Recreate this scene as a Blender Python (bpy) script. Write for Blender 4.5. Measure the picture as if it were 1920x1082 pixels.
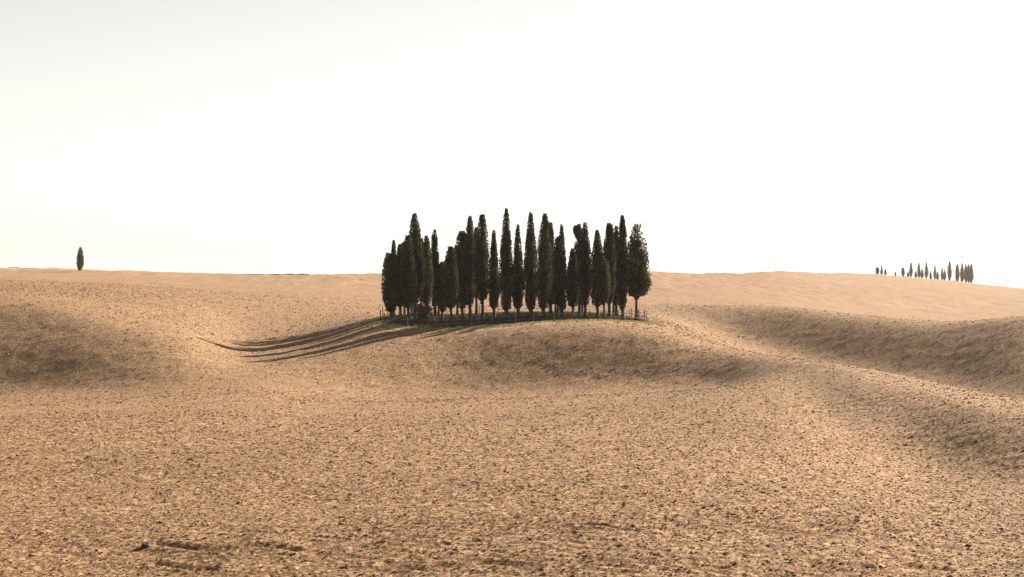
import bpy, math, random
import numpy as np
from mathutils import Vector

R_ = math.radians
scene = bpy.context.scene
col = scene.collection
for o in list(bpy.data.objects):
    bpy.data.objects.remove(o)

# ------------------------------------------------------------------ camera, sky, sun, exposure
FPX = 3733.0          # focal length in pixels of a 1920 wide frame (70 mm on 36 mm)
HROW = 500.0          # image row of eye level
cam_d = bpy.data.cameras.new('camera')
cam = bpy.data.objects.new('camera', cam_d); col.objects.link(cam)
cam_d.sensor_width = 36.0
cam_d.lens = 36.0 * FPX / 1920.0
cam_d.clip_start = 0.5
cam_d.clip_end = 20000
cam.location = (0, 0, 0)
cam.rotation_euler = (R_(90) - math.atan((541 - HROW) / FPX), 0, 0)
scene.camera = cam

SUN_AZ, SUN_EL = 54.0, 26.0       # azimuth to the right of the view direction, elevation
world = bpy.data.worlds.new('World'); scene.world = world
world.use_nodes = True
wn, wl = world.node_tree.nodes, world.node_tree.links
bg = wn['Background']
sky = wn.new('ShaderNodeTexSky'); sky.sky_type = 'NISHITA'; sky.sun_disc = False
sky.sun_elevation = R_(SUN_EL); sky.sun_rotation = R_(SUN_AZ)
sky.altitude = 300; sky.air_density = 1.0; sky.dust_density = 0.6; sky.ozone_density = 1.0
bw = wn.new('ShaderNodeRGBToBW'); wl.new(sky.outputs[0], bw.inputs[0])
hz = wn.new('ShaderNodeMix'); hz.data_type = 'RGBA'; hz.inputs[0].default_value = 0.88       # milky air: most of the blue washed out, everywhere alike
wl.new(sky.outputs[0], hz.inputs[6]); wl.new(bw.outputs[0], hz.inputs[7])
tint = wn.new('ShaderNodeMix'); tint.data_type = 'RGBA'; tint.blend_type = 'MULTIPLY'; tint.inputs[0].default_value = 1.0
tint.inputs[7].default_value = (0.915, 0.905, 0.845, 1)
wl.new(hz.outputs[2], tint.inputs[6]); wl.new(tint.outputs[2], bg.inputs['Color'])
bg.inputs['Strength'].default_value = 0.05

sun_d = bpy.data.lights.new('sun', 'SUN'); sun_d.energy = 5.0; sun_d.angle = R_(0.5)
sun_d.color = (1.0, 0.90, 0.76)
sun = bpy.data.objects.new('sun', sun_d); col.objects.link(sun)
sdir = Vector((math.sin(R_(SUN_AZ)) * math.cos(R_(SUN_EL)), math.cos(R_(SUN_AZ)) * math.cos(R_(SUN_EL)), math.sin(R_(SUN_EL))))
sun.rotation_euler = sdir.to_track_quat('Z', 'Y').to_euler()
sun.location = (200, 100, 150)

vs = scene.view_settings
vs.view_transform = 'Standard'; vs.look = 'None'; vs.gamma = 1.0; vs.use_curve_mapping = False
vs.exposure = 1.95
scene.cycles.max_bounces = 6
scene.cycles.volume_bounces = 1
scene.cycles.use_denoising = True
scene.cycles.use_adaptive_sampling = False

# ------------------------------------------------------------------ helpers
rng = np.random.default_rng(7)

def hash2(ix, iy, seed):
    n = (ix.astype(np.int64) * 374761393 + iy.astype(np.int64) * 668265263 + seed * 1442695041) & 0xffffffff
    n = ((n ^ (n >> 13)) * 1274126177) & 0xffffffff
    n = (n ^ (n >> 16)) & 0xffff
    return n / 65535.0

def vnoise(x, y, seed=0):
    """smooth value noise, -1..1"""
    ix, iy = np.floor(x), np.floor(y)
    fx, fy = x - ix, y - iy
    ux, uy = fx * fx * (3 - 2 * fx), fy * fy * (3 - 2 * fy)
    a = hash2(ix, iy, seed); b = hash2(ix + 1, iy, seed)
    c = hash2(ix, iy + 1, seed); d = hash2(ix + 1, iy + 1, seed)
    return ((a * (1 - ux) + b * ux) * (1 - uy) + (c * (1 - ux) + d * ux) * uy) * 2 - 1

def sstep(a, b, x):
    t = np.clip((x - a) / (b - a), 0, 1)
    return t * t * (3 - 2 * t)

def pchip_slopes(x, y):
    h = np.diff(x, axis=0); d = np.diff(y, axis=0) / h
    m = np.zeros_like(y)
    w1 = 2 * h[1:] + h[:-1]; w2 = h[1:] + 2 * h[:-1]
    same = (d[:-1] * d[1:]) > 0
    with np.errstate(divide='ignore', invalid='ignore'):
        hm = (w1 + w2) / (w1 / d[:-1] + w2 / d[1:])
    m[1:-1] = np.where(same, hm, 0)
    m[0] = d[0]; m[-1] = d[-1]
    return m

def pchip_eval(x, y, m, q):
    i = np.clip(np.searchsorted(x, q) - 1, 0, len(x) - 2)
    h = x[i + 1] - x[i]; t = np.clip((q - x[i]) / h, 0, 1)
    t2, t3 = t * t, t * t * t
    return ((2 * t3 - 3 * t2 + 1) * y[i] + (t3 - 2 * t2 + t) * h * m[i]
            + (-2 * t3 + 3 * t2) * y[i + 1] + (t3 - t2) * h * m[i + 1])

def mesh_from(name, verts, faces, mat=None, smooth=False, fsize=4):
    """numpy verts (n,3), faces (m,fsize) -> mesh datablock"""
    verts = np.asarray(verts, dtype=np.float32); tone = verts[:, 3].copy() if verts.shape[1] == 4 else None
    verts = np.ascontiguousarray(verts[:, :3]); faces = np.asarray(faces, dtype=np.int32)
    me = bpy.data.meshes.new(name)
    me.vertices.add(len(verts)); me.vertices.foreach_set('co', verts.ravel())
    me.loops.add(faces.size); me.loops.foreach_set('vertex_index', faces.ravel())
    me.polygons.add(len(faces))
    me.polygons.foreach_set('loop_start', np.arange(0, faces.size, fsize, dtype=np.int32))
    me.polygons.foreach_set('use_smooth', np.full(len(faces), smooth))
    me.update(calc_edges=True)
    if tone is not None:
        me.attributes.new('tone', 'FLOAT', 'POINT').data.foreach_set('value', tone)
    if mat: me.materials.append(mat)
    return me

def link(name, me, parent=None, loc=(0, 0, 0)):
    o = bpy.data.objects.new(name, me); col.objects.link(o)
    o.location = loc
    if parent: o.parent = parent
    return o

def tag(o, label=None, cat=None, group=None, kind=None):
    if label: o['label'] = label
    if cat: o['category'] = cat
    if group: o['group'] = group
    if kind: o['kind'] = kind
    return o

def new_mat(name):
    m = bpy.data.materials.new(name); m.use_nodes = True
    nt = m.node_tree
    return m, nt.nodes, nt.links, nt.nodes['Principled BSDF']

# ------------------------------------------------------------------ materials
def noise_node(n, l, co, scale, detail=4, rough=0.6):
    t = n.new('ShaderNodeTexNoise'); t.inputs['Scale'].default_value = scale
    t.inputs['Detail'].default_value = detail; t.inputs['Roughness'].default_value = rough
    l.new(co, t.inputs['Vector']); return t.outputs['Fac']

def ramp(n, l, fac, stops):
    r = n.new('ShaderNodeValToRGB'); l.new(fac, r.inputs['Fac'])
    e = r.color_ramp.elements
    while len(e) < len(stops): e.new(0.5)
    for k, (p, c) in enumerate(stops):
        e[k].position = p; e[k].color = (*c, 1)
    return r.outputs['Color']

def mixc(n, l, fac, a, b, mode='MIX'):
    m = n.new('ShaderNodeMix'); m.data_type = 'RGBA'; m.blend_type = mode
    for sock, v in ((m.inputs[0], fac), (m.inputs[6], a), (m.inputs[7], b)):
        if isinstance(v, (int, float)): sock.default_value = v
        elif isinstance(v, tuple): sock.default_value = (*v, 1)
        else: l.new(v, sock)
    return m.outputs[2]

def soil_colour(n, l, co):
    big = noise_node(n, l, co, 0.035, 3, 0.5)
    mid = noise_node(n, l, co, 1.6, 6, 0.85)
    fine = noise_node(n, l, co, 5.0, 5, 0.75)
    mp = n.new('ShaderNodeMapping'); mp.inputs['Rotation'].default_value = (0, 0, R_(12)); mp.inputs['Scale'].default_value = (0.10, 1.2, 0.6)
    l.new(co, mp.inputs[0])
    drill = noise_node(n, l, mp.outputs[0], 1.0, 6, 0.75)          # streaks left by the tillage passes
    c1 = ramp(n, l, big, [(0.35, (0.262, 0.153, 0.079)), (0.65, (0.312, 0.198, 0.108))])
    c2 = mixc(n, l, ramp(n, l, mid, [(0.46, (1, 1, 1)), (0.54, (0, 0, 0))]), c1, (0.115, 0.056, 0.030))
    c2 = mixc(n, l, ramp(n, l, drill, [(0.43, (0.75, 0.75, 0.75)), (0.55, (0, 0, 0))]), c2, (0.16, 0.086, 0.039))
    c3 = mixc(n, l, ramp(n, l, fine, [(0.42, (0.8, 0.8, 0.8)), (0.50, (0, 0, 0))]), c2, (0.072, 0.037, 0.018))
    mp2 = n.new('ShaderNodeMapping'); mp2.inputs['Rotation'].default_value = (0, 0, R_(-8)); mp2.inputs['Scale'].default_value = (0.05, 0.10, 0.1)
    l.new(co, mp2.inputs[0])
    wide = noise_node(n, l, mp2.outputs[0], 1.0, 7, 0.8)           # broad bands of paler and darker earth
    c3 = mixc(n, l, ramp(n, l, wide, [(0.36, (0.6, 0.6, 0.6)), (0.62, (0, 0, 0))]), c3, (0.135, 0.073, 0.035))
    c4 = mixc(n, l, ramp(n, l, fine, [(0.52, (0, 0, 0)), (0.62, (0.75, 0.75, 0.75))]), c3, (0.43, 0.297, 0.168))
    return c4

def make_soil():
    m, n, l, b = new_mat('tilled_soil')
    co = n.new('ShaderNodeNewGeometry').outputs['Position']
    c = soil_colour(n, l, co)
    g = n.new('ShaderNodeAttribute'); g.attribute_name = 'grass'
    dr = n.new('ShaderNodeAttribute'); dr.attribute_name = 'drygrass'
    tr = n.new('ShaderNodeAttribute'); tr.attribute_name = 'track'
    gn = noise_node(n, l, co, 1.2, 4, 0.6)
    gc = ramp(n, l, gn, [(0.3, (0.024, 0.019, 0.010)), (0.7, (0.060, 0.045, 0.022))])
    dc = ramp(n, l, gn, [(0.3, (0.22, 0.17, 0.085)), (0.7, (0.34, 0.27, 0.145))])
    c = mixc(n, l, tr.outputs['Fac'], c, (0.22, 0.16, 0.10))
    c = mixc(n, l, dr.outputs['Fac'], c, dc)
    c = mixc(n, l, g.outputs['Fac'], c, gc)
    l.new(c, b.inputs['Base Color'])
    b.inputs['Roughness'].default_value = 0.95
    b.inputs['Specular IOR Level'].default_value = 0.15
    bn = noise_node(n, l, co, 5.0, 5, 0.72)
    bm_ = noise_node(n, l, co, 1.1, 5, 0.7)
    b1 = n.new('ShaderNodeBump'); b1.inputs['Strength'].default_value = 1.0; b1.inputs['Distance'].default_value = 0.07
    b2 = n.new('ShaderNodeBump'); b2.inputs['Strength'].default_value = 1.0; b2.inputs['Distance'].default_value = 0.04
    l.new(bm_, b1.inputs['Height']); l.new(bn, b2.inputs['Height'])
    l.new(b1.outputs[0], b2.inputs['Normal']); l.new(b2.outputs[0], b.inputs['Normal'])
    return m

def make_clod():
    m, n, l, b = new_mat('soil_clod')
    co = n.new('ShaderNodeNewGeometry').outputs['Position']
    c = soil_colour(n, l, co)
    l.new(c, b.inputs['Base Color'])
    b.inputs['Roughness'].default_value = 0.95; b.inputs['Specular IOR Level'].default_value = 0.15
    return m

def make_leaf(name, stops):
    m, n, l, b = new_mat(name)
    ge = n.new('ShaderNodeNewGeometry')
    tn = n.new('ShaderNodeAttribute'); tn.attribute_name = 'tone'
    mt = n.new('ShaderNodeMath'); mt.operation = 'MULTIPLY_ADD'; mt.use_clamp = True
    l.new(ge.outputs['Random Per Island'], mt.inputs[0]); mt.inputs[1].default_value = 0.6; l.new(tn.outputs['Fac'], mt.inputs[2])
    c = ramp(n, l, mt.outputs[0], stops)
    l.new(c, b.inputs['Base Color'])
    b.inputs['Roughness'].default_value = 0.7; b.inputs['Specular IOR Level'].default_value = 0.2
    tr = n.new('ShaderNodeBsdfTranslucent'); l.new(c, tr.inputs['Color'])
    mx = n.new('ShaderNodeMixShader'); mx.inputs[0].default_value = 0.28
    l.new(b.outputs[0], mx.inputs[1]); l.new(tr.outputs[0], mx.inputs[2])
    l.new(mx.outputs[0], n['Material Output'].inputs['Surface'])
    return m

def make_flat(name, c0, c1, scale, rough=0.9, stretch=(1, 1, 1), bump=0.0):
    m, n, l, b = new_mat(name)
    tc = n.new('ShaderNodeTexCoord'); mp = n.new('ShaderNodeMapping'); mp.inputs['Scale'].default_value = stretch
    l.new(tc.outputs['Object'], mp.inputs[0])
    f = noise_node(n, l, mp.outputs[0], scale, 4, 0.6)
    l.new(ramp(n, l, f, [(0.3, c0), (0.7, c1)]), b.inputs['Base Color'])
    b.inputs['Roughness'].default_value = rough; b.inputs['Specular IOR Level'].default_value = 0.2
    if bump:
        bp = n.new('ShaderNodeBump'); bp.inputs['Distance'].default_value = bump
        l.new(f, bp.inputs['Height']); l.new(bp.outputs[0], b.inputs['Normal'])
    return m

M_SOIL = make_soil(); M_CLOD = make_clod()
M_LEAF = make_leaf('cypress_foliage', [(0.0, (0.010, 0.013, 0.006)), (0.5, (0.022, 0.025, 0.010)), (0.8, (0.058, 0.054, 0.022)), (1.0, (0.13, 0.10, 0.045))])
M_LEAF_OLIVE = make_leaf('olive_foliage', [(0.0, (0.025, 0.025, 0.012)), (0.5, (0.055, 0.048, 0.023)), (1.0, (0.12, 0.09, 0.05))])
M_BARK = make_flat('cypress_bark', (0.025, 0.02, 0.015), (0.07, 0.055, 0.042), 6, stretch=(4, 4, 0.6), bump=0.02)
M_WOOD = make_flat('weathered_fence_wood', (0.055, 0.046, 0.036), (0.12, 0.10, 0.08), 10, stretch=(5, 5, 1), bump=0.004)
M_GRASS = make_leaf('grove_grass', [(0.0, (0.018, 0.015, 0.008)), (0.7, (0.05, 0.039, 0.019)), (1.0, (0.16, 0.12, 0.06))])
M_DRY = make_leaf('dry_grass', [(0.0, (0.20, 0.15, 0.075)), (1.0, (0.40, 0.32, 0.18))])
M_STONE = make_flat('dark_stone', (0.03, 0.03, 0.034), (0.07, 0.07, 0.075), 8, bump=0.02)

# ------------------------------------------------------------------ terrain: profiles (image row of eye level = HROW, depth in metres)
#        A          B          C         D          E          F          G          H          I          J          K          L          M          N
PROF = {
 -500: [(1082,63.5),(1005,67.5),(870,92),(800,113),(748,215),(640,237),(560,262),(538,290),(532,320),(526,370),(520,450),(514,600),(509,720),(503,1050)],
    0: [(1082,64.5),(1005,68.5),(870,92),(800,112),(742,205),(640,221.5),(566,241),(545,268),(538,300),(530,360),(522,450),(516,600),(511,730),(503,1050)],
  200: [(1082,65.3),(1005,69),(870,92),(798,112),(735,198.5),(664,209),(600,223),(566,256),(545,320),(535,380),(525,480),(517,620),(509,745),(507,1050)],
  350: [(1082,65.5),(1005,69),(870,92),(798,112),(728,194),(680,204),(630,217),(586,262),(560,320),(545,385),(531,480),(521,610),(514,752),(513,960)],
  460: [(1082,65.5),(1003,69),(870,92),(800,112),(724,193),(690,206),(652,232),(604,278),(573,320),(552,390),(536,480),(524,600),(518,760),(515.5,900)],
  600: [(1082,65.5),(1000,69.5),(870,92),(802,112),(738,197),(668,211),(630,238),(603,285),(580,330),(560,390),(540,480),(527,600),(519,740),(514,880)],
  730: [(1082,65.5),(998,69.5),(870,92),(800,112.5),(743,200),(640,216),(592,239),(597,272),(592,320),(570,390),(548,480),(530,600),(518,740),(511,880)],
  850: [(1082,65.5),(995,69.8),(870,92),(795,114),(741,201),(616,220),(590,254),(596,282),(594,325),(572,390),(548,480),(530,600),(517,740),(510,880)],
  960: [(1082,65.5),(995,69.8),(870,92),(785,118),(740,198.5),(611,217),(584,258),(594,286),(594,325),(574,390),(550,480),(530,600),(517,740),(509,880)],
 1100: [(1082,65.5),(995,69.8),(870,92),(770,124),(736,194.5),(609,212),(584,258),(594,286),(592,322),(574,385),(552,480),(532,600),(517,740),(508,900)],
 1220: [(1082,65.5),(997,69.8),(872,92),(755,130),(733,191.5),(618,206),(600,246),(600,275),(592,325),(576,380),(556,480),(536,610),(519,780),(507,950)],
 1330: [(1082,65.8),(1000,70.5),(880,91),(735,138),(729,187),(645,199),(640,234),(640,290),(626,327.5),(574,348),(573,420),(545,560),(524,800),(513,1000)],
 1450: [(1082,66.3),(1000,71),(890,92),(736,136),(700,170),(664,189),(674,228),(682,285),(664,314),(573,339),(577,420),(547,580),(520,900),(505,1150)],
 1600: [(1082,67),(1000,72),(920,91),(830,115),(715,137),(682,156),(698,190),(718,260),(698,291),(588,321),(600,400),(560,600),(530,1000),(510.5,1900)],
 1760: [(1082,68),(1010,74),(950,91),(880,109),(750,123),(712,141),(734,175),(752,238),(724,266),(603,301),(613,380),(580,600),(548,1000),(524,2200)],
 1920: [(1082,68.5),(1025,74),(985,84),(915,100.5),(785,114),(746,132),(768,165),(782,212),(755,239),(592,285),(606,370),(592,600),(561,1000),(541,2200)],
 2400: [(1082,69),(1035,74),(995,81),(925,91),(815,104),(775,120),(790,145),(805,175),(780,205),(560,258),(580,345),(580,600),(575,1000),(570,2200)],
}
pu = np.array(sorted(PROF), dtype=float)
rows = np.array([[p[0] for p in PROF[int(u)]] for u in pu]); deps = np.array([[p[1] for p in PROF[int(u)]] for u in pu], dtype=float)
zkey = -(rows - HROW) / FPX * deps
m_r = pchip_slopes(pu[:, None] * np.ones((1, rows.shape[1])), zkey)
m_d = pchip_slopes(pu[:, None] * np.ones((1, rows.shape[1])), deps)

GU = np.concatenate([np.linspace(-700, 2620, 333)])            # base height grid, columns
dl = [0.0]
while dl[-1] < 7000:
    d = dl[-1]
    dl.append(d + (1.0 if d < 420 else 1.0 + (d - 420) * 0.01))
GD = np.array(dl)
BASE = np.zeros((len(GD), len(GU)))
for k, u in enumerate(GU):
    uu = min(max(u, pu[0]), pu[-1])
    z = np.array([pchip_eval(pu, zkey[:, j], m_r[:, j], np.array([uu]))[0] for j in range(rows.shape[1])])
    d = np.array([pchip_eval(pu, deps[:, j], m_d[:, j], np.array([uu]))[0] for j in range(rows.shape[1])])
    dd = np.concatenate([[0, 18, 50], d, [d[-1] * 1.2, 4000, 7001]])
    zz = np.concatenate([[-1.7, -4.4, z[0] - 2.0], z, [z[-1] - 9, -60, -140]])
    BASE[:, k] = np.interp(GD, dd, zz)
def blur(a, axis, r):
    k = np.exp(-0.5 * (np.arange(-3 * r, 3 * r + 1) / r) ** 2); k /= k.sum()
    ap = np.pad(a, [(3 * r, 3 * r) if i == axis else (0, 0) for i in range(2)], mode='edge')
    return np.apply_along_axis(lambda v: np.convolve(v, k, 'valid'), axis, ap)
BASE = blur(BASE, 1, 3)
NEAR = sstep(95, 150, GD)[:, None]
BASE = blur(BASE, 0, 2) * (1 - NEAR) + blur(BASE, 0, 4) * NEAR

def base_z_ud(u, d):
    d = np.clip(np.asarray(d, float), 0, GD[-1] - 1e-6); u = np.clip(np.asarray(u, float), GU[0], GU[-1] - 1e-6)
    i = np.clip(np.searchsorted(GD, d, side='right') - 1, 0, len(GD) - 2); fd = (d - GD[i]) / (GD[i + 1] - GD[i])
    s = (u - GU[0]) / (GU[1] - GU[0]); j = np.clip(s.astype(int), 0, len(GU) - 2); fu = s - j
    return (BASE[i, j] * (1 - fd) + BASE[i + 1, j] * fd) * (1 - fu) + (BASE[i, j + 1] * (1 - fd) + BASE[i + 1, j + 1] * fd) * fu

def xu(x, y): return 960 + x / np.maximum(y, 0.5) * FPX
GX, GY, GRX, GRY = 0.2, 238.5, 16.2, 16.5     # the fenced mound of the grove

def grove_r(x, y):
    r = np.hypot((x - GX) / GRX, (y - GY) / GRY)
    return r + 0.05 * vnoise(x * 0.35, y * 0.35, 21) + 0.03 * vnoise(x * 1.1, y * 1.1, 22)

RUTS = [  # short wheel ruts in the near field: x0,y0,x1,y1,width,depth
    (-12.0, 67.9, -7.4, 67.6, 0.20, 0.08), (2.45, 70.7, 3.95, 70.0, 0.13, 0.08), (4.6, 70.7, 5.7, 70.1, 0.13, 0.07),
    (-7.8, 78.3, -6.9, 78.1, 0.14, 0.07), (-28, 118.5, -22, 117.5, 0.3, 0.10), (-11.8, 65.9, -9.9, 65.8, 0.16, 0.07), (-4.2, 65.9, 0.7, 65.8, 0.18, 0.06), (10.9, 67.4, 14.8, 67.8, 0.18, 0.06)]
TRACK = np.array([(-44.5, 204.5), (-37, 206.5), (-31, 208.5), (-26, 213)], float)

def seg_dist(x, y, a, b):
    ax, ay = a; bx, by = b
    t = np.clip(((x - ax) * (bx - ax) + (y - ay) * (by - ay)) / ((bx - ax) ** 2 + (by - ay) ** 2), 0, 1)
    return np.hypot(x - ax - t * (bx - ax), y - ay - t * (by - ay))

def detail(x, y):
    """tilled clods, harrow lines and soft unevenness, metres"""
    d = y
    soil = sstep(0.93, 1.06, np.hypot((x - GX) / GRX, (y - GY) / GRY))
    near = 1 - sstep(110, 210, d); midf = 1 - sstep(230, 420, d)
    z = (0.45 * vnoise(x / 47, y / 47, 23) + 0.26 * vnoise(x / 24, y / 24, 12)) * (1 - 0.6 * sstep(130, 180, d)) + 0.05 * vnoise(x / 9, y / 9, 1) + 0.03 * vnoise(x / 3.3, y / 3.3, 2)
    patch = 0.55 + 0.45 * vnoise(x / 14 + 3, y / 14, 8)
    wx = x + 0.25 * vnoise(x / 1.7, y / 1.7, 14); wy = y + 0.25 * vnoise(x / 1.7, y / 1.7, 15)
    c = 0.012 * near * (1 - np.abs(vnoise(wx / 0.42, wy / 0.42, 3))) ** 2
    c = c + 0.014 * near * vnoise(wx / 0.24, wy / 0.24, 4)
    c = c + 0.032 * midf * vnoise(wx / 0.85, wy / 0.85, 5) * (0.5 + 0.5 * patch)
    c = c + 0.05 * (1 - near) * (1 - sstep(500, 1000, d)) * vnoise(wx / 1.6, wy / 1.6, 6)
    c = c + sstep(330, 700, d) * (0.30 * vnoise(wx / 4.0, wy / 18.0, 7) + 0.16 * vnoise(wx / 1.6, wy / 12.0, 18) + 0.5 * vnoise(wx / 17.0, wy / 45.0, 19))
    bend = y * 0.97 + x * 0.22 + 1.6 * vnoise(x / 30, y / 30, 9) + 0.25 * vnoise(x / 4, y / 4, 16)
    h = 0.026 * np.sin(2 * np.pi * bend / 0.55) * sstep(-0.3, 0.7, vnoise(x / 12, y / 3, 10)) * (1 - sstep(75, 110, d))
    h = h + 0.03 * np.sin(2 * np.pi * bend / 1.7) * sstep(-0.2, 0.8, vnoise(x / 16, y / 6, 13)) * (1 - sstep(150, 240, d))
    h = h + 0.018 * np.sin(2 * np.pi * bend / 5.2) * sstep(-0.3, 0.8, vnoise(x / 22, y / 16, 17)) * sstep(90, 170, d) * (1 - sstep(500, 900, d))
    z = z + soil * (c + h) + (1 - soil) * 0.05 * vnoise(x / 0.6, y / 0.6, 11)
    for (x0, y0, x1, y1, w, dp) in RUTS:
        q = seg_dist(x, y + 0.25 * np.sin(x * 1.7), (x0, y0), (x1, y1))
        z = z - dp * np.exp(-(q / w) ** 2) + 0.6 * dp * np.exp(-((q - 2.2 * w) / w) ** 2)
    return z

def ground(x, y, det=False):
    x = np.asarray(x, float); y = np.asarray(y, float)
    z = base_z_ud(xu(x, y), y)
    return z + detail(x, y) if det else z

def build_terrain():
    us = np.linspace(-150, 2070, 770)
    wide = np.geomspace(1, 9.0, 46) - 1
    us = np.concatenate([(-150 - wide[1:] * 1000)[::-1], us, 2070 + wide[1:] * 1000])
    ds = list(np.linspace(0.6, 52, 50))
    while ds[-1] < 6500:
        d = ds[-1]
        ds.append(d + (0.11 * (d / 60) ** 1.15 if d < 345 else min(0.8 + (d - 345) * 0.012, 10) if d < 2500 else 200))
    ds = np.array(ds)
    D, U = np.meshgrid(ds, us, indexing='ij')
    X = (U - 960) / FPX * D
    Z = base_z_ud(U, D) + detail(X, D)
    nr, nc = D.shape
    v = np.stack([X, D, Z], -1).reshape(-1, 3)
    idx = np.arange(nr * nc).reshape(nr, nc)
    f = np.stack([idx[:-1, :-1], idx[:-1, 1:], idx[1:, 1:], idx[1:, :-1]], -1).reshape(-1, 4)
    me = mesh_from('tilled_hills', v, f, M_SOIL, smooth=True)
    gr = grove_r(v[:, 0], v[:, 1])
    g = 1 - sstep(0.93, 1.02, gr)
    dry = sstep(0.94, 1.0, gr) * (1 - sstep(1.08, 1.22, gr))
    tr = np.zeros(len(v))
    for a, b in zip(TRACK[:-1], TRACK[1:]):
        tr = np.maximum(tr, np.exp(-(seg_dist(v[:, 0], v[:, 1], a, b) / 0.5) ** 2))
    far = sstep(900, 960, v[:, 1]) * (v[:, 0] < -100)
    for nm, arr in (('grass', g), ('drygrass', np.clip(dry + 0.8 * far, 0, 1)), ('track', tr * 0.5)):
        at = me.attributes.new(nm, 'FLOAT', 'POINT'); at.data.foreach_set('value', arr.astype(np.float32))
    o = link('terrain', me); tag(o, kind='structure')
    return o
build_terrain()

# ------------------------------------------------------------------ loose clods of earth (uncountable)
def build_clods(n=150000, n2=520000):
    u = rng.uniform(-160, 2080, n + n2)
    t = rng.random(n)
    a = -0.35                                     # pdf over depth ~ d**(a-1), thins out with distance
    d0, d1 = 50.0, 150.0
    d = (d0 ** a + t * (d1 ** a - d0 ** a)) ** (1 / a)
    d = np.concatenate([d, np.sqrt(rng.uniform(105.0 ** 2, 620.0 ** 2, n2))])
    x = (u - 960) / FPX * d
    keep = (grove_r(x, d) > 1.08) & (rng.random(len(d)) > sstep(150, 480, d)) & (rng.random(len(d)) < np.where(np.arange(len(d)) < len(t), 1 - sstep(105, 150, d), sstep(105, 150, d)))
    x, d = x[keep], d[keep]; n = len(x)
    s = np.clip(np.exp(rng.normal(-4.0, 0.42, n)), 0.010, 0.075) * (d / 60) ** 0.52
    z = ground(x, d, True) + s * 0.2
    me = bpy.data.meshes.new('clod_points')
    me.vertices.add(n); me.vertices.foreach_set('co', np.stack([x, d, z], -1).astype(np.float32).ravel())
    sc = np.stack([s * rng.uniform(0.8, 1.6, n), s * rng.uniform(0.8, 1.5, n), s * rng.uniform(0.3, 0.65, n)], -1)
    at = me.attributes.new('clod_scale', 'FLOAT_VECTOR', 'POINT'); at.data.foreach_set('vector', sc.astype(np.float32).ravel())
    ro = np.stack([rng.normal(0, 0.3, n), rng.normal(0, 0.3, n), rng.uniform(0, 6.28, n)], -1)
    at = me.attributes.new('clod_turn', 'FLOAT_VECTOR', 'POINT'); at.data.foreach_set('vector', ro.astype(np.float32).ravel())
    o = link('loose_clods', me)
    tag(o, 'loose brown clods of earth strewn over the tilled field', 'soil', kind='stuff')
    ng = bpy.data.node_groups.new('clods', 'GeometryNodeTree')
    ng.interface.new_socket('Geometry', in_out='INPUT', socket_type='NodeSocketGeometry')
    ng.interface.new_socket('Geometry', in_out='OUTPUT', socket_type='NodeSocketGeometry')
    N, L = ng.nodes, ng.links
    gi, go = N.new('NodeGroupInput'), N.new('NodeGroupOutput')
    join = N.new('GeometryNodeJoinGeometry')
    for k in range(5):
        ico = N.new('GeometryNodeMeshIcoSphere'); ico.inputs['Radius'].default_value = 1; ico.inputs['Subdivisions'].default_value = 2
        nz = N.new('ShaderNodeTexNoise'); nz.noise_dimensions = '4D'; nz.inputs['W'].default_value = 3.7 * k
        nz.inputs['Scale'].default_value = 1.3; nz.inputs['Detail'].default_value = 2
        sub = N.new('ShaderNodeVectorMath'); sub.operation = 'SUBTRACT'; sub.inputs[1].default_value = (0.5, 0.5, 0.5)
        mul = N.new('ShaderNodeVectorMath'); mul.operation = 'SCALE'; mul.inputs['Scale'].default_value = 1.9
        sp = N.new('GeometryNodeSetPosition')
        L.new(nz.outputs['Color'], sub.inputs[0]); L.new(sub.outputs[0], mul.inputs[0])
        L.new(ico.outputs[0], sp.inputs['Geometry']); L.new(mul.outputs[0], sp.inputs['Offset'])
        sm = N.new('GeometryNodeSetMaterial'); sm.inputs['Material'].default_value = M_CLOD
        L.new(sp.outputs[0], sm.inputs[0])
        ti = N.new('GeometryNodeGeometryToInstance'); L.new(sm.outputs[0], ti.inputs[0])
        L.new(ti.outputs[0], join.inputs[0])
    iop = N.new('GeometryNodeInstanceOnPoints')
    iop.inputs['Pick Instance'].default_value = True
    rv = N.new('FunctionNodeRandomValue'); rv.data_type = 'INT'
    rv.inputs[4].default_value = 0; rv.inputs[5].default_value = 4
    L.new(rv.outputs[2], iop.inputs['Instance Index'])
    a1 = N.new('GeometryNodeInputNamedAttribute'); a1.data_type = 'FLOAT_VECTOR'; a1.inputs[0].default_value = 'clod_scale'
    a2 = N.new('GeometryNodeInputNamedAttribute'); a2.data_type = 'FLOAT_VECTOR'; a2.inputs[0].default_value = 'clod_turn'
    er = N.new('FunctionNodeEulerToRotation')
    L.new(a2.outputs[0], er.inputs[0]); L.new(er.outputs[0], iop.inputs['Rotation'])
    L.new(a1.outputs[0], iop.inputs['Scale'])
    L.new(gi.outputs[0], iop.inputs['Points']); L.new(join.outputs[0], iop.inputs['Instance'])
    L.new(iop.outputs[0], go.inputs[0])
    md = o.modifiers.new('clods', 'NODES'); md.node_group = ng
build_clods()

# ------------------------------------------------------------------ trees
def kites(p, dr, ln, wd, r):
    """leaf sprays: base points, directions, lengths, widths -> verts, quads"""
    n = len(p)
    rv = r.normal(size=(n, 3)); side = np.cross(dr, rv); side /= np.linalg.norm(side, axis=1)[:, None] + 1e-9
    a = p; b = p + dr * (ln * 0.45)[:, None] + side * (wd * 0.5)[:, None]
    c = p + dr * ln[:, None]; d = p + dr * (ln * 0.45)[:, None] - side * (wd * 0.5)[:, None]
    return np.stack([a, b, c, d], 1).reshape(-1, 3), np.arange(4 * n).reshape(n, 4)

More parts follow.
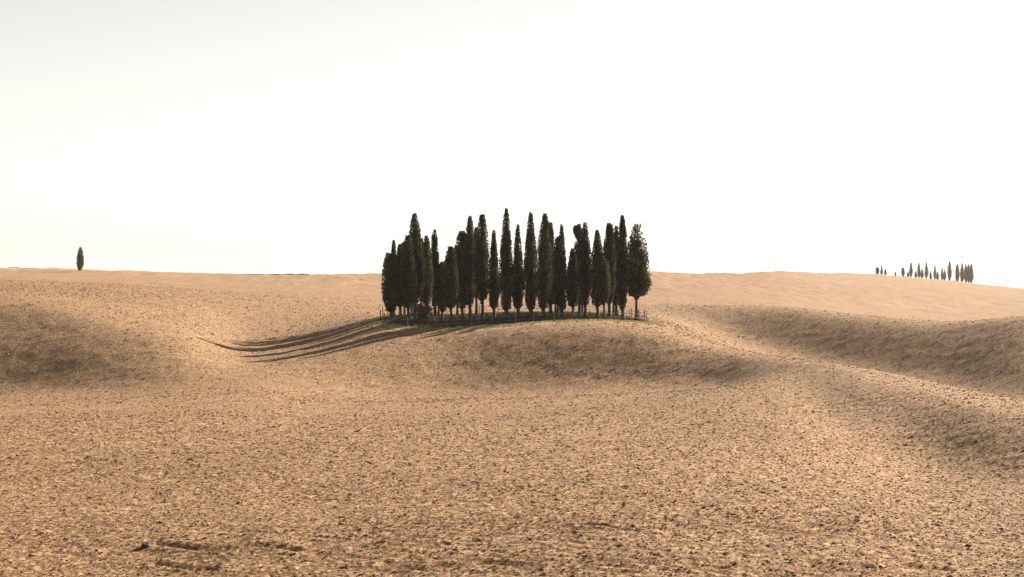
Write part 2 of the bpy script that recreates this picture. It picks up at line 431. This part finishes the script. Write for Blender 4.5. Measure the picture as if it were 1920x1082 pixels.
def prof(t, shape):
    low = np.clip(t / 0.03, 0, 1) * (0.46 + 0.54 * sstep(0.0, 0.34, t))
    p, q = {'pointed': (1.7, 0.85), 'column': (2.7, 0.85), 'round': (3.2, 0.62), 'spire': (1.15, 0.9), 'wide': (1.5, 0.75)}[shape]
    return low * np.clip(1 - np.clip(t, 0, 1) ** p, 0, 1) ** q

def lobe(h0, h1, w, shape, r, n_leaf, leaf, loose=0.0, lean=(0, 0), off=(0, 0)):
    H = h1 - h0
    nC = int(max(24, n_leaf / (48 if loose > 0.5 else 22 if loose else 16)))
    tt = np.linspace(0.005, 0.995, 200); pr = prof(tt, shape) + 0.06
    cdf = np.cumsum(pr); cdf /= cdf[-1]
    t = np.interp(r.random(nC), cdf, tt); th = r.uniform(0, 2 * np.pi, nC)
    seed = int(r.integers(1, 9999))
    def lump(tq, thq):
        return 1 + (0.22 + 0.25 * loose) * vnoise(tq * H / 1.1, thq * 1.3 + 0 * tq, seed) + 0.16 * vnoise(tq * H / 0.45, thq * 2.5, seed + 1)
    Rr = prof(t, shape) * w / 2 * lump(t, th)
    rad = Rr * (1 - (0.30 + 0.35 * loose) * r.random(nC) ** 1.6)
    if loose:
        keep = vnoise(t * H / 0.9, th * 1.6, seed + 3) > -0.9 + 1.5 * loose
        t, th, rad = t[keep], th[keep], rad[keep]; nC = len(t)
    cen = np.stack([np.cos(th) * rad, np.sin(th) * rad, h0 + t * H], 1)
    per = max(1, n_leaf // nC)
    k = np.repeat(np.arange(nC), per); n = len(k)
    sp = min(0.10 * w + 0.05, 0.30)
    p = cen[k] + r.normal(size=(n, 3)) * np.array([sp, sp, sp * 2.0])
    over = p[:, 2] > h1 - leaf * 0.8
    p[over, 2] = h1 - leaf * 0.8 - np.abs(r.normal(0, 0.5, over.sum()))
    p[:, 2] = np.maximum(p[:, 2], h0 - 0.25)
    tp = np.clip((p[:, 2] - h0) / H, 0, 1)                       # keep strays near the outline
    rr = np.hypot(p[:, 0], p[:, 1]); lim = prof(tp, shape) * w / 2 * 1.25 + 0.06 + 0.15 * loose
    f = np.minimum(1, lim / np.maximum(rr, 1e-6)); p[:, 0] *= f; p[:, 1] *= f
    out = np.stack([np.cos(th[k]), np.sin(th[k]), np.zeros(n)], 1)
    dr = np.array([0, 0, 1.0]) * r.uniform(0.6, 1.3, n)[:, None] + out * r.uniform(0.1, 0.7 + 0.3 * loose, n)[:, None] + r.normal(size=(n, 3)) * 0.3
    dr /= np.linalg.norm(dr, axis=1)[:, None]
    v, q = kites(p, dr, leaf * r.uniform(0.6, 1.35, n), leaf * r.uniform(0.35, 0.6, n), r)
    # opaque core added to block see-through, so gaps in the crown look darker
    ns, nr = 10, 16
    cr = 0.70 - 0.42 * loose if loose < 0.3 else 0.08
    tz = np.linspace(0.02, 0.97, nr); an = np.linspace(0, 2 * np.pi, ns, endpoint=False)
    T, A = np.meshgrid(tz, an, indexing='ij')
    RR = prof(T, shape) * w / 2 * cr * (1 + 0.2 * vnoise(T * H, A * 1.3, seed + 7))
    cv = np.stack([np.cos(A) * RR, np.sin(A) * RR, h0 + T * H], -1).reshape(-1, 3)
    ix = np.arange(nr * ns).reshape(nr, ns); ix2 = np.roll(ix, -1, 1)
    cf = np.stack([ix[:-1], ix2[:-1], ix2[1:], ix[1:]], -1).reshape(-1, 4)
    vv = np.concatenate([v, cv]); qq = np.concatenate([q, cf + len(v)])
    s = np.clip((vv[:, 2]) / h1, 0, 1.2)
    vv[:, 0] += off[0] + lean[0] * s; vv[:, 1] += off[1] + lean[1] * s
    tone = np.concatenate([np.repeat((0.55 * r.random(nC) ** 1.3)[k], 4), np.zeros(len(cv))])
    return np.concatenate([vv, tone[:, None]], 1), qq

def tube(pts, rads, ns=8):
    vs_, fs = [], []
    for i, (p, rd) in enumerate(zip(pts, rads)):
        for k in range(ns):
            a = 2 * math.pi * k / ns
            vs_.append((p[0] + math.cos(a) * rd, p[1] + math.sin(a) * rd, p[2]))
    for i in range(len(pts) - 1):
        for k in range(ns):
            fs.append((i * ns + k, i * ns + (k + 1) % ns, (i + 1) * ns + (k + 1) % ns, (i + 1) * ns + k))
    return np.array(vs_), np.array(fs)

def trunk_mesh(name, hc, ht, rad, r, lean, limbs=7, ns=9):
    k = np.linspace(0, 1, 9)
    pts = [(lean[0] * t * ht / max(ht, 1) + 0.05 * math.sin(5 * t + rad * 40), lean[1] * t, -0.25 + t * (ht * 0.8 + 0.25)) for t in k]
    rads = [rad * (1.35 if i == 0 else 1.12 if i == 1 else 1) * (1 - 0.82 * t) for i, t in enumerate(k)]
    V, F = tube(pts, rads, ns)
    allv, allf, nv = [V], [F], len(V)
    for i in range(limbs):
        a = r.uniform(0, 6.28); z0 = hc * r.uniform(0.75, 1.3) + i / max(limbs, 1) * (ht - hc) * 0.45
        L = r.uniform(0.5, 1.1)
        lp = [(math.cos(a) * L * q * 0.5, math.sin(a) * L * q * 0.5, z0 + L * 1.5 * q ** 1.3) for q in (0, 0.35, 0.7, 1)]
        v, f = tube(lp, [rad * 0.32 * (1 - 0.8 * q) for q in (0, 0.35, 0.7, 1)], 5)
        allv.append(v); allf.append(f + nv); nv += len(v)
    return mesh_from(name, np.concatenate(allv), np.concatenate(allf), M_BARK, smooth=True)

def tree(name, label, cat, group, px, tip, wpx, D, cb, shape='column', n=7000, leaf=0.24, loose=0.0, lean_px=0.0, extra=(), mat=None, seed=0, limbs=7, sink=0.0):
    """px: image column of the trunk, tip: row of the tip, wpx: crown width in 1920-frame pixels, D: depth, cb: metres of bare trunk"""
    r = np.random.default_rng(1000 + seed)
    x = (px - 960) / FPX * D; z = float(ground(x, D)) + 0.02
    h = -(tip - HROW) / FPX * D - z
    w = wpx / FPX * D
    ln = (lean_px / FPX * D, 0.0)
    root = bpy.data.objects.new(name, None); col.objects.link(root); root.location = (x, D, z); root.empty_display_size = 0.5
    tag(root, label, cat, group)
    if D < 300: cb = cb * 1.05
    V, Q = lobe(cb, h, w, shape, r, n, leaf, loose, ln)
    vs_, qs, nv = [V], [Q], len(V)
    for (dx, dtip, ew, esh, frac, *lo) in extra:      # second tips and side bulges
        e0 = cb + (h - cb) * frac; e1 = h - dtip / FPX * D
        v, q = lobe(e0, e1, ew / FPX * D, esh, r, max(200, int(n * 0.35)), leaf, lo[0] if lo else loose, ln, (dx / FPX * D, r.uniform(-0.2, 0.2)))
        vs_.append(v); qs.append(q + nv); nv += len(v)
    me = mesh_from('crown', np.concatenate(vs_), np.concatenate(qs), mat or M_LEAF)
    link('crown', me, root)
    rad = 0.085 + 0.009 * h + 0.02 * (r.random() - 0.5)
    link('trunk', trunk_mesh('trunk', cb, h, rad, r, ln, limbs), root)
    return root

GROVE = 'cypresses of the fenced grove'
# (label, column, tip row, width px, depth, bare trunk, shape, options)
GT = [
 ('round-topped cypress at the far left edge of the grove', 733, 473, 25, 238, 0.7, 'round', dict(lean_px=-2)),
 ('slim pointed cypress behind the round-topped one at the left edge', 738, 449, 15, 246, 1.0, 'spire', {}),
 ('slim blunt cypress between the left edge and the tall stout clump', 750, 457, 16, 245, 1.0, 'column', {}),
 ('stout broad cypress with a shoulder, left of the first tall one', 765, 440, 32, 238, 1.2, 'wide', dict(n=9000)),
 ('first tall cypress from the left, blunt lumpy top on a wide body', 778, 399, 25, 240, 1.6, 'column', dict(loose=0.15, n=8500, extra=((8, 60, 18, 'round', 0.1), (-9, 70, 18, 'round', 0.1)))),
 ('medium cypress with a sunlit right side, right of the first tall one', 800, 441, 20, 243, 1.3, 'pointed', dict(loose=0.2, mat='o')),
 ('very slim tall cypress standing free just before the low gap', 815, 429, 13, 247, 1.0, 'column', dict(loose=0.25)),
 ('shortest cypress of the grove, low in the gap on the left', 829, 489, 18, 238, 0.9, 'pointed', dict(n=4500)),
 ('short double-tipped cypress at the front, right of the low gap', 845, 461, 24, 227, 1.8, 'column', dict(extra=((3, 2, 9, 'spire', 0.5),))),
 ('round-topped cypress leading the second clump', 866, 432, 25, 236, 1.3, 'round', {}),
 ('tall blunt cypress in the middle of the second clump', 881, 404, 19, 243, 1.2, 'column', {}),
 ('tall ragged cypress with sunlit right side closing the second clump', 904, 401, 23, 237, 2.0, 'column', dict(loose=0.25, n=8500)),
 ('shorter pointed cypress standing left of the tallest one', 926, 431, 20, 238, 1.0, 'spire', {}),
 ('tallest cypress of all, a pointed spire near the middle', 949, 390, 23, 233, 0.9, 'pointed', dict(n=8500)),
 ('pointed cypress right beside the tallest one, tip well below it', 971, 420, 22, 238, 0.9, 'spire', {}),
 ('tall sharp cypress standing between two gaps of sky mid-grove', 995, 396, 23, 235, 0.8, 'pointed', dict(n=8000)),
 ('tall cypress leaning a little right with a blunt top', 1018, 399, 25, 232, 0.9, 'column', dict(lean_px=4, n=8500)),
 ('thin cypress peeping from behind the leaning blunt one', 1032, 416, 14, 246, 1.0, 'column', dict(loose=0.2)),
 ('bushy olive-brown cypress with loose foliage and no clear tip', 1041, 468, 28, 240, 1.6, 'round', dict(loose=0.45, mat='o')),
 ('cypress with a needle-thin tip and a lower second tip', 1053, 419, 20, 235, 0.7, 'spire', dict(extra=((-8, 24, 12, 'round', 0.1),))),
 ('short cypress squeezed in between the needle tip and a ragged pair', 1074, 465, 23, 239, 1.0, 'pointed', {}),
 ('left tree of the ragged pair, with a stray twig at its top', 1086, 419, 18, 244, 1.1, 'column', dict(loose=0.15, extra=((-6, 4, 5, 'round', 0.86),))),
 ('right tree of the ragged pair, with an upright ragged top', 1097, 416, 19, 238, 1.2, 'column', dict(loose=0.2)),
 ('cone-shaped cypress standing alone between the pair and the last group', 1120, 430, 26, 234, 1.2, 'pointed', dict(n=8000)),
 ('low loose cypress whose foliage leans out of the cone-shaped one', 1132, 486, 19, 237, 1.6, 'round', dict(loose=0.35, mat='o')),
 ('broad tall cypress with a split top near the right end', 1142, 417, 21, 239, 1.4, 'column', dict(extra=((4, 3, 10, 'column', 0.5),))),
 ('slim cypress between the split-topped one and the last tall spire', 1155, 422, 15, 245, 1.2, 'pointed', {}),
 ('last tall spire, dark and narrow, next to the loose tree', 1167, 404, 17, 235, 1.0, 'column', dict(extra=((0, -1, 8, 'spire', 0.75),))),
 ('broad see-through cypress with loose clumps at the right end', 1192, 418, 44, 234, 2.6, 'wide', dict(loose=0.55, n=6500, leaf=0.26, lean_px=3, extra=((1, 88, 40, 'round', 0.0, 0.2), (8, 78, 26, 'round', 0.05, 0.35), (0, 30, 20, 'pointed', 0.3, 0.4)))),
 ('cypress half hidden behind the stout broad one at the left', 758, 452, 20, 250, 2.0, 'column', {}),
 ('cypress half hidden behind the first tall one, to its right', 789, 446, 20, 250, 2.0, 'column', {}),
 ('added cypress almost hidden at the back, behind the stout broad one and its neighbour', 771, 458, 22, 254, 2.0, 'column', {}),  # added tree, closes gaps in the shadow cast by the left trees
 ('added cypress almost hidden between the very slim one and the shortest one', 822, 494, 18, 247, 2.0, 'pointed', {}),  # also added to make the grove's cast shadow more solid
 ('cypress half hidden behind the short double-tipped one', 857, 458, 20, 249, 2.0, 'column', {}),
 ('cypress half hidden between the two tall ones of the second clump', 893, 425, 19, 250, 2.0, 'column', {}),
 ('cypress half hidden behind the bushy olive-brown one', 1046, 462, 18, 250, 2.0, 'pointed', {}),
 ('cypress half hidden behind the ragged pair', 1091, 440, 20, 251, 2.0, 'column', {}),
 ('cypress half hidden behind the slim one near the right end', 1150, 446, 19, 251, 2.0, 'column', {}),
]
for i, (lab, px, tip, w, D, cb, sh, op) in enumerate(GT):
    op = dict(op); mt = M_LEAF_OLIVE if op.pop('mat', None) else M_LEAF
    tree('cypress_tree', lab, 'cypress', GROVE, px, tip, w, D, cb, sh, seed=i, mat=mt, **op)

# lone cypress on the left skyline
tree('cypress_tree', 'lone narrow cypress on the left skyline', 'cypress', None, 150, 462.5, 10.5, 745, 0.35, 'column', n=3500, leaf=0.4, seed=77, limbs=3, lean_px=1)

# the far row on the right skyline
FT = [(1645, 500.5, 6.5, 'round', 'leftmost of the far cypresses on the right skyline, small and rounded'),
 (1653, 496, 5.5, 'spire', 'second far cypress from the left, taller than both beside it'),
 (1660, 504, 4.5, 'pointed', 'third far cypress from the left, the smallest of the first three'),
 (1679, 509.5, 3, 'pointed', 'tiny far cypress alone in the gap of the row'),
 (1693, 501.5, 7, 'round', 'squat far cypress just right of the gap in the row'),
 (1702.5, 510, 4.5, 'pointed', 'low far cypress at the left foot of the first tall one'),
 (1708, 491, 6.5, 'pointed', 'first tall far cypress from the left'),
 (1717, 508, 4.5, 'spire', 'low far cypress between the first and second tall ones'),
 (1723, 490.5, 6.5, 'pointed', 'second tall far cypress from the left'),
 (1729, 503, 6, 'spire', 'middling far cypress just right of the second tall one'),
 (1737, 490, 7, 'pointed', 'third tall far cypress from the left'),
 (1745, 508, 4.5, 'spire', 'low far cypress standing right of the third tall one'),
 (1753, 493, 5.5, 'spire', 'fourth tall far cypress, slimmer than the third'),
 (1758, 509, 4.5, 'pointed', 'low far cypress at the right foot of the slim fourth one'),
 (1766.5, 501, 3.5, 'column', 'thin far cypress, left one of a half-height pair'),
 (1771, 505, 5, 'pointed', 'right one of the half-height far pair'),
 (1780.5, 487.5, 7.5, 'column', 'highest tip of the far row, standing alone'),
 (1795, 494, 6.5, 'round', 'round-topped far cypress just left of the closing clump'),
 (1804, 491, 7, 'pointed', 'pointed far cypress, first of the closing clump'),
 (1811, 493.5, 6.5, 'column', 'second tree of the closing far clump'),
 (1816, 493.5, 6, 'column', 'third tree of the closing far clump'),
 (1821, 493, 7, 'column', 'rightmost of the far cypresses, ending the clump')]
for i, (px, tip, w, sh, lab) in enumerate(FT):
    ud = 1000 + 0
    # stand on the crest of that column
    dd = np.linspace(900, 2400, 200); zz = base_z_ud(np.full(200, float(px)), dd); D = float(dd[np.argmax(zz / dd)]) - 6 + 8 * math.sin(i * 2.1)
    tree('cypress_tree', lab, 'cypress', 'cypresses of the far skyline row', px, tip, w * (1.0 if i < 6 else 1.4 if i < 17 else 1.7), D, 0.1, sh, n=2600, leaf=0.38, seed=200 + i, limbs=2)

def shrub(name, label, px, D, w, h, n, seed, mat=M_LEAF_OLIVE, group=None, leaf=0.2):
    r = np.random.default_rng(seed)
    x = (px - 960) / FPX * D; z = float(ground(x, D))
    root = bpy.data.objects.new(name, None); col.objects.link(root); root.location = (x, D, z)
    tag(root, label, 'shrub', group)
    V, Q = lobe(0.1, h, w, 'round', r, n, leaf, 0.4)
    link('foliage', mesh_from('foliage', V, Q, mat), root)
    V, F = tube([(0, 0, -0.2), (0.02, 0, 0.3 * h), (0.05, 0.03, 0.8 * h)], [0.06, 0.05, 0.015], 6)
    link('stem', mesh_from('stem', V, F, M_BARK, True), root)
shrub('shrub', 'straggly brown-green shrub under the first tall cypress', 784, 233, 1.7, 2.3, 1600, 51)
shrub('shrub', 'smaller brownish shrub beside the trunks left of the low gap', 800, 234, 1.3, 2.0, 1100, 52)
shrub('shrub', 'low dark bush on the far skyline before the closing clump', 1788, 2190, 3.4, 1.6, 300, 53, M_LEAF, leaf=0.4)

# ------------------------------------------------------------------ fence round the grove
def box(sx, sy, sz, z0=0.0):
    v = [(x * sx / 2, y * sy / 2, z0 + z * sz) for z in (0, 1) for x, y in ((-1, -1), (1, -1), (1, 1), (-1, 1))]
    f = [(0, 3, 2, 1), (4, 5, 6, 7), (0, 1, 5, 4), (1, 2, 6, 5), (2, 3, 7, 6), (3, 0, 4, 7)]
    return np.array(v), np.array(f)

def post_mesh():
    V, F = tube([(0, 0, -0.3), (0, 0, 0.6), (0, 0, 1.22), (0, 0, 1.27)], [0.050, 0.047, 0.044, 0.025], 8)
    me = bpy.data.meshes.new('post'); me.from_pydata([tuple(v) for v in V], [], [tuple(f) for f in F] + [tuple(range(24, 32))])
    me.materials.append(M_WOOD); me.update(); return me

def beam(name, a, b, w, h, parent):
    """a straight rail from a to b in the parent's space"""
    a, b = Vector(a), Vector(b); L = (b - a).length
    V, F = box(L, w, h, -h / 2)
    me = mesh_from(name, V, F, M_WOOD)
    o = link(name, me, parent, (a + b) / 2)
    o.rotation_euler = (b - a).to_track_quat('X', 'Z').to_euler()
    return o

def build_fence():
    r = np.random.default_rng(3)
    root = bpy.data.objects.new('fence', None); col.objects.link(root); root.location = (GX, GY, float(ground(GX, GY)))
    tag(root, 'weathered timber post and rail fence ringing the cypress grove', 'fence')
    pm = post_mesh(); n = 44; P = []
    for k in range(n):
        a = 2 * math.pi * k / n + r.normal(0, 0.012)
        x, y = GX + GRX * math.cos(a) * 0.985, GY + GRY * math.sin(a) * 0.985
        z = float(ground(x, y))
        P.append(Vector((x - GX, y - GY, z - root.location.z)))
        o = link('post', pm, root, P[-1]); o.rotation_euler = (r.normal(0, 0.03), r.normal(0, 0.03), r.uniform(0, 6))
        o.scale = (1, 1, r.uniform(0.92, 1.1))
    for k in range(n):
        a, b = P[k], P[(k + 1) % n]
        dn = (b - a).normalized(); off = Vector((dn.y, -dn.x, 0)) * 0.075
        for hh in (0.45, 0.92):
            beam('rail', a + off + Vector((0, 0, hh + r.normal(0, 0.02))), b + off + Vector((0, 0, hh + r.normal(0, 0.02))) - dn * 0.01, 0.026, 0.036, root)
    k = min(range(n), key=lambda q: -P[q].x + 0.9 * abs(P[q].y + 6))
    a = P[k]
    beam('brace', a + Vector((-0.05, -0.12, 0.85)), a + Vector((-1.0, -0.35, 0.02)), 0.06, 0.06, root)
build_fence()

# ------------------------------------------------------------------ grass of the grove and its dry verge (uncountable)
def build_grass():
    r = np.random.default_rng(5)
    def field(n, r0, r1, h, mat, name, label):
        a = r.uniform(0, 2 * np.pi, n); q = np.sqrt(r.uniform(r0 ** 2, r1 ** 2, n))
        x = GX + GRX * q * np.cos(a); y = GY + GRY * q * np.sin(a)
        ok = vnoise(x / 1.3, y / 1.3, 31) > -0.55
        x, y = x[ok], y[ok]; m = len(x)
        p = np.stack([x, y, ground(x, y, True) - 0.02], 1)
        dr = np.array([0, 0, 1.0]) + r.normal(size=(m, 3)) * 0.45; dr[:, 2] = np.abs(dr[:, 2]); dr /= np.linalg.norm(dr, axis=1)[:, None]
        V, Q = kites(p, dr, h * r.uniform(0.5, 1.4, m), np.full(m, 0.05), r)
        tag(link(name, mesh_from(name, V, Q, mat)), label, 'grass', kind='stuff')
    field(42000, 0.0, 1.0, 0.22, M_GRASS, 'grove_grass', 'dark grass growing under the cypress grove')
    field(26000, 0.97, 1.13, 0.20, M_DRY, 'dry_grass', 'pale dry grass along the verge of the grove')
build_grass()

# ------------------------------------------------------------------ hedgerows on the left skyline, stone in the near field
def hedgerow(label, u0, u1, drow, D, h, seed):
    r = np.random.default_rng(seed)
    n = int((u1 - u0) * 40)
    u = r.uniform(u0, u1, n)
    dq = np.linspace(700, 1150, 160)
    grid = np.array([dq[np.argmax(base_z_ud(np.full(160, uu), dq) / dq)] for uu in np.linspace(u0, u1, 24)])
    d = np.interp(u, np.linspace(u0, u1, 24), grid) + r.normal(0, 0.5, n)
    x = (u - 960) / FPX * d
    amp = h * (0.55 + 0.45 * vnoise(x / 3.0, x * 0, seed)) * np.clip(np.minimum(u - u0, u1 - u) / 12, 0.15, 1)
    cx, cy = x.mean(), d.mean(); cz = float(ground(cx, cy))
    p = np.stack([x - cx, d - cy, ground(x, d) - cz + r.random(n) * amp], 1)
    dr = np.array([0, 0, 0.8]) + r.normal(size=(n, 3)) * 0.7; dr /= np.linalg.norm(dr, axis=1)[:, None]
    V, Q = kites(p, dr, 0.35 * r.uniform(0.6, 1.4, n), np.full(n, 0.22), r)
    root = bpy.data.objects.new('hedgerow', None); col.objects.link(root); root.location = (cx, cy, cz)
    tag(root, label, 'hedge')
    link('foliage', mesh_from('foliage', V, Q, M_LEAF), root)
hedgerow('thin dark hedgerow along the skyline left of the lone cypress', -60, 141, 0, 1050, 0.6, 61)
hedgerow('thin dark hedgerow along the skyline between the lone cypress and the grove', 365, 580, 0, 900, 0.45, 62)

def stone(label, px, row, size, seed):
    r = np.random.default_rng(seed)
    dq = np.linspace(58, 90, 400); u = np.full(400, float(px)); rr = HROW - base_z_ud(u, dq) / dq * FPX
    D = float(np.interp(-row, -rr, dq)); x = (px - 960) / FPX * D
    import bmesh
    bm = bmesh.new(); bmesh.ops.create_icosphere(bm, subdivisions=3, radius=1)
    for v in bm.verts:
        c = v.co.copy()
        s = 1 + 0.22 * math.sin(c.x * 3 + seed) * math.cos(c.y * 2.6) + 0.12 * math.sin(c.z * 6 + c.x * 5)
        v.co = Vector((c.x * size[0] * s, c.y * size[1] * s, max(c.z, -0.4) * size[2] * s))
    me = bpy.data.meshes.new('stone'); bm.to_mesh(me); bm.free(); me.materials.append(M_STONE)
    o = link('stone', me, None, (x, D, float(ground(x, D, True)) + size[2] * 0.3)); o.rotation_euler = (0.2, -0.25, 0.5)
    tag(o, label, 'stone')
stone('dark angular stone lying at the head of a rut in the near field', 273, 1032, (0.15, 0.13, 0.12), 4)

# ------------------------------------------------------------------ haze
def build_haze():
    V, F = box(9000, 8200, 190, 0)
    V[:, 1] += 3000; V[:, 2] += -165
    m = bpy.data.materials.new('haze_air'); m.use_nodes = True
    n, l = m.node_tree.nodes, m.node_tree.links
    n.remove(n['Principled BSDF'])
    pv = n.new('ShaderNodeVolumePrincipled')
    pv.inputs['Color'].default_value = (1.0, 0.98, 0.95, 1); pv.inputs['Density'].default_value = 0.000035
    pv.inputs['Anisotropy'].default_value = 0.0
    l.new(pv.outputs[0], n['Material Output'].inputs['Volume'])
    tag(link('haze', mesh_from('haze', V, F, m)), 'thin pale haze over the hills', 'haze', kind='stuff')
build_haze()
